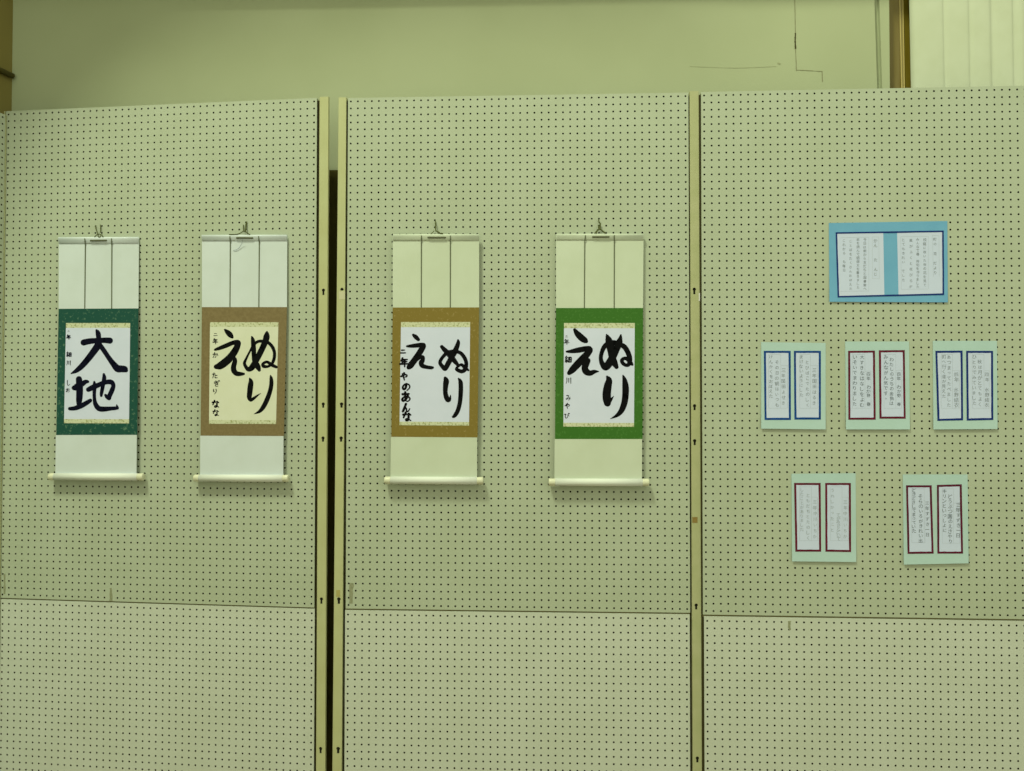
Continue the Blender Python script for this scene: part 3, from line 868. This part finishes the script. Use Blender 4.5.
d4_ = dict(top=((556, 233.8), (643.6, 233.8)), band=240.4, up_bot=((556, 308), (643, 308)), bro_bot=((555, 439), (642.5, 439)),
           low_bot=((554.4, 479), (642, 479)), sheet=((564, 323), (634.8, 323), (634, 426.8), (563.4, 426.6)), strip=(.05, .963),
           ribbons=(((585.4, 234.2), (584.8, 243), (584.4, 308)), ((614.4, 234.2), (614.4, 243), (614.2, 308))),
           bar=((592, 236.8), (609.6, 236.9)), rod=(548.8, 649.4, 478.4, 486), knob=6.6, rodtilt=.2,
           cord=[dict(p=[(598.6, 219.6, 0), (599, 222, .2), (600.2, 223.6, .3), (600, 226, .5), (599, 228.6, .7), (597, 230.8, .9), (594.6, 233.4, 1)], r=.0020),
                 dict(p=[(600.3, 223, .3), (600.2, 227, .6), (600.4, 229, .8), (602.6, 231, .95), (605.8, 233.4, 1)], r=.0024),
                 dict(p=[(598.2, 225, .5), (598.6, 228, .7), (600, 229, .85), (598, 230.4, .95), (596.6, 232, 1), (596.4, 233.6, 1)], r=.0016),
                 dict(p=[(597, 229.6, .8), (598.4, 229.8, .95), (600, 229, .95)], r=.0018)],
           chars=[
               [st(A4, S2, (200, 125, 40), (235, 175, 74), (290, 230, 86), (332, 260, 74), (352, 276, 40)),
                st(A4, S2, (96, 404, 24), (160, 400, 50), (250, 385, 70), (340, 370, 72), (392, 378, 84), (360, 435, 86), (305, 495, 94), (238, 565, 94), (170, 638, 84), (130, 678, 56)),
                st(A4, S2, (315, 510, 80), (372, 515, 62), (348, 560, 84), (330, 612, 84), (350, 660, 88), (400, 680, 68), (450, 662, 52), (508, 658, 12))],
               [st(A4, S2, (608, 185, 16), (630, 240, 76), (652, 310, 108), (670, 400, 98), (682, 480, 90), (710, 550, 84), (736, 600, 56)),
                st(A4, S2, (792, 192, 22), (786, 232, 50), (768, 295, 90), (738, 370, 84), (700, 450, 90), (650, 540, 98), (600, 602, 92), (560, 570, 70), (536, 500, 54), (546, 420, 54), (582, 340, 60), (640, 297, 66), (710, 288, 60), (780, 312, 60), (838, 345, 66), (880, 410, 66), (905, 490, 66), (898, 560, 56), (858, 578, 46), (815, 550, 48), (806, 512, 48), (848, 490, 46), (892, 515, 56), (928, 560, 46)),
                st(A4, S2, (910, 540, 50), (940, 572, 28))],
               [st(B4, S2, (615, 85, 30), (640, 130, 78), (626, 200, 100), (612, 290, 108), (612, 370, 106), (620, 425, 88)),
                st(B4, S2, (640, 405, 60), (670, 372, 34), (700, 334, 6)),
                st(B4, S2, (819, 70, 18), (840, 130, 60), (852, 220, 84), (850, 330, 84), (834, 430, 80), (798, 520, 70), (740, 582, 44), (656, 625, 5))]],
           sig=[(A4, S2, '二', 97, 208, 40, 0), (A4, S2, '年', 97, 278, 76, .005), (A4, S2, '細', 118, 505, 98, .01), (B4, S2, '川', 125, 135, 88, .0),
                (B4, S2, 'み', 120, 355, 76, .005), (B4, S2, 'や', 108, 458, 74, .02), (B4, S2, 'び', 100, 588, 74, .01)])
scroll(PL, 'hanging scroll with dark green border and two large black characters, leftmost of the scrolls', d1, M['brocade_dark_green'], M['sheet'], M['ink_b'], (.007, .019), M['paper'])
scroll(PL, 'hanging scroll with plain brown border and yellowish writing paper, beside the dark green one', d2, M['brocade_brown'], M['sheet_y'], M['ink'], (.009, .019), M['paper'])
scroll(PM, 'hanging scroll with speckled gold brown border and white writing paper, beside the dark gap', d3, M['brocade_gold'], M['sheet'], M['ink'], (.019, .021), M['paper2'])
scroll(PM, 'hanging scroll with bright leaf green border and black writing, rightmost of the scrolls', d4_, M['brocade_green'], M['sheet'], M['ink'], (.012, .021), M['paper2'])

# ------------------------------------------------------------------ handwritten cards
def card(label, o, s, corners, slips, back_m, border_m, lift=.005, group='handwritten cards on the right pegboard'):
    P = lambda p: (o[0] + p[0] / s, o[1] + p[1] / s)
    C = [P(p) for p in corners]
    y0, y1 = min(C[0][1], C[1][1]), max(C[2][1], C[3][1])
    def off(y):
        t = (y - y0) / (y1 - y0)
        return .0014 + lift * max(0, (t - .45) / .55) ** 2
    ox, oz = PR.at((C[2][0] + C[3][0]) / 2, (C[2][1] + C[3][1]) / 2, .001)
    root = empty('handwritten_card', tuple(PR.world(ox, 0, oz)), PR.yaw, label, 'card', group)
    fl = Flat(PR, ox, oz, off)
    mesh_obj('backing_sheet', fl.quad(*C, 0, .0004, 4, 14), back_m, root)
    for sp in slips:
        q = [P(p) for p in sp['quad']]
        so = mesh_obj('message_slip', fl.quad(*q, .0004, .0003, 3, 12), sp.get('mat', M['slip']), root)
        if sp.get('border', True):
            mesh_obj('coloured_border', fl.rect_line(q, sp.get('bw', 16) / s, .0007), border_m, so)
        lines = []
        for a, b in sp['rules']:
            a, b = P(a), P(b)
            lines.append(fl.ribbon([(*lerp(a, b, t / 5), .16) for t in range(6)], .0006))
        if lines: mesh_obj('printed_rule', merge(*lines), M['rule'], so)
        for text, x, ya, yb, size in sp['cols']:
            n, k = len(text), 0
            for word in text.split(' '):                  # one piece of writing per unbroken run
                if word:
                    yk = lambda q: P((0, ya + (yb - ya) * q / n))[1]
                    mesh_obj('handwriting', column(fl, word, P((x, 0))[0], yk(k), yk(k + len(word)), size * .8 / s, .0007, sp.get('bold', 0.0)), sp.get('pen', M['pencil']), so)
                k += len(word) + 1
    return root, fl, P

SM = 617 / 80.0
def slip(q, x0, x1, xs, xd, yt, yh, yb, cols, **k):
    d = dict(quad=q, rules=[((x0, yt), (x0, yb)), ((x0, yt), (xd, yt)), ((xd, yt), (xd, yb)), ((x0, yb), (x1, yb)), ((x1, yh), (x1, yb)), ((xd, yh), (x1, yh))], cols=cols)
    d.update(k)
    return d

card('pale green card with two blue framed slips, leftmost of the middle row', (755, 335), SM, [(48, 55), (545, 62), (545, 728), (48, 722)],
     [slip([(68, 122), (275, 122), (277, 655), (74, 655)], 105, 250, 0, 198, 150, 235, 565,
           [('三年国田よせき', 219, 250, 545, 42), ('その日の朝はいつも', 170, 190, 560, 42), ('けんかくをおぼえた', 124, 150, 490, 42)]),
      slip([(300, 122), (508, 122), (508, 652), (304, 652)], 345, 480, 0, 428, 150, 235, 565,
           [('三年国田はるき', 457, 250, 545, 42), ('とびばこでたのしく', 405, 190, 560, 42), ('まけないようにした', 357, 150, 480, 42)])],
     M['card_green'], M['blue'])
card('pale green card with two red framed slips, between the two blue framed cards', (838, 335), SM, [(55, 50), (548, 50), (555, 728), (62, 728)],
     [slip([(78, 122), (285, 120), (291, 653), (80, 653)], 110, 255, 0, 208, 150, 280, 565,
           [('四年 わか野 春', 236, 285, 550, 42), ('大すきなはなしをよむ', 186, 150, 560, 46), ('いそいでまわりました', 130, 150, 550, 46)], pen=M['pencil_dark']),
      slip([(315, 118), (515, 116), (522, 645), (320, 645)], 355, 490, 0, 446, 150, 272, 565,
           [('四年 わか野 春', 470, 285, 550, 42), ('わたしのうちの金魚は', 414, 170, 545, 46), ('みんながん気です。', 370, 150, 510, 46)], pen=M['pencil_dark'])],
     M['card_green'], M['red'])
card('pale green card with two navy framed slips, rightmost of the middle row', (925, 335), SM, [(60, 45), (555, 45), (560, 725), (65, 728)],
     [slip([(80, 122), (290, 120), (294, 658), (96, 662)], 125, 265, 0, 212, 150, 275, 565,
           [('四年 水野結衣', 242, 285, 560, 46), ('あつまってたべました', 186, 150, 560, 44), ('町へ行く道が見えた', 146, 150, 490, 44)]),
      slip([(317, 122), (525, 122), (527, 655), (322, 660)], 365, 495, 0, 455, 150, 275, 565,
           [('四年 水野結衣', 478, 285, 560, 46), ('秋は月がとてもよく', 424, 185, 555, 46), ('ひとりでみていました', 380, 150, 545, 44)])],
     M['card_green'], M['navy'])
card('pale green card with red framed slips in very faint pencil, lowest row at left', (785, 468), SM, [(50, 45), (545, 40), (550, 725), (55, 720)],
     [slip([(70, 115), (275, 115), (279, 645), (80, 645)], 112, 250, 0, 205, 145, 225, 560,
           [('三年中川いちか', 232, 240, 550, 42), ('ともだちとたのしく', 178, 190, 560, 42), ('したことがありました', 130, 150, 490, 40)], pen=M['pencil_faint']),
      slip([(310, 115), (508, 115), (510, 648), (312, 645)], 350, 490, 0, 440, 145, 225, 560,
           [('三年中川いちか', 466, 240, 550, 42), ('てがみがとどいて', 412, 350, 560, 42), ('うれしかったこと', 366, 150, 500, 40)], pen=M['pencil_faint'])],
     M['card_green'], M['red'])
card('pale green card with maroon framed slips in darker pencil, lowest row at right', (895, 468), SM, [(60, 50), (560, 50), (568, 735), (68, 745)],
     [slip([(85, 133), (283, 133), (298, 660), (97, 662)], 130, 232, 0, 225, 160, 250, 575,
           [('三年すずき一日', 250, 250, 535, 42), ('そらのいろがきれい出', 198, 200, 580, 48), ('どきどきしてまっていた', 146, 155, 500, 44)], pen=M['pencil_dark']),
      slip([(323, 130), (515, 125), (525, 660), (327, 660)], 365, 500, 0, 452, 160, 270, 580,
           [('三年すずき一日', 488, 265, 540, 46), ('どうぶつ園のえさやり', 426, 200, 585, 50), ('キリンといっしょに', 382, 160, 500, 46)], pen=M['pencil_dark'])],
     M['card_green'], M['maroon'])

SB = 1024 / 145.0
big, fl, P = card('large blue card with two white sheets in one frame, above all other cards', (815, 210), SB,
     [(98, 92), (935, 78), (938, 652), (102, 648)],
     [dict(quad=[(150, 166), (482, 158), (490, 602), (164, 608)], border=False, bold=.004,
           rules=[((180, 196), (380, 192)), ((380, 192), (380, 575)), ((180, 575), (380, 572)), ((405, 190), (450, 190)), ((405, 190), (405, 485)), ((405, 485), (455, 485)), ((450, 190), (455, 485))],
           cols=[('かん  た んじ', 428, 200, 470, 36), ('今日は朝から友だちと図書館へ', 352, 195, 570, 30), ('本を読んで感想文を書きました', 303, 195, 560, 30), ('ことばをたくさんおぼえた', 252, 205, 570, 28), ('これから も毎日', 205, 200, 440, 30)]),
      dict(quad=[(580, 157), (905, 153), (908, 598), (590, 602)], border=False, bold=.004,
           rules=[((605, 188), (800, 186)), ((605, 188), (610, 560)), ((800, 186), (800, 555)), ((610, 560), (800, 558)), ((830, 180), (875, 180)), ((830, 180), (836, 470)), ((875, 180), (878, 470))],
           cols=[('町の 花 だより', 848, 190, 460, 32), ('校庭に咲いた桜の花を見て', 775, 195, 545, 30), ('みんなで春 俳句を作りました', 726, 195, 555, 30), ('風がふくと花びらが', 678, 195, 560, 30), ('とてもきれい でした', 624, 195, 510, 30)])],
     M['card_blue'], M['blue'], .003)
# the one marker frame drawn round both sheets
mesh_obj('marker_frame', fl.rect_line([P(p) for p in [(146, 157), (909, 145), (912, 600), (160, 617)]], 11 / SB, .0010), M['navy'], big)

bpy.data.objects.remove(_fo)
bpy.data.curves.remove(_fc)
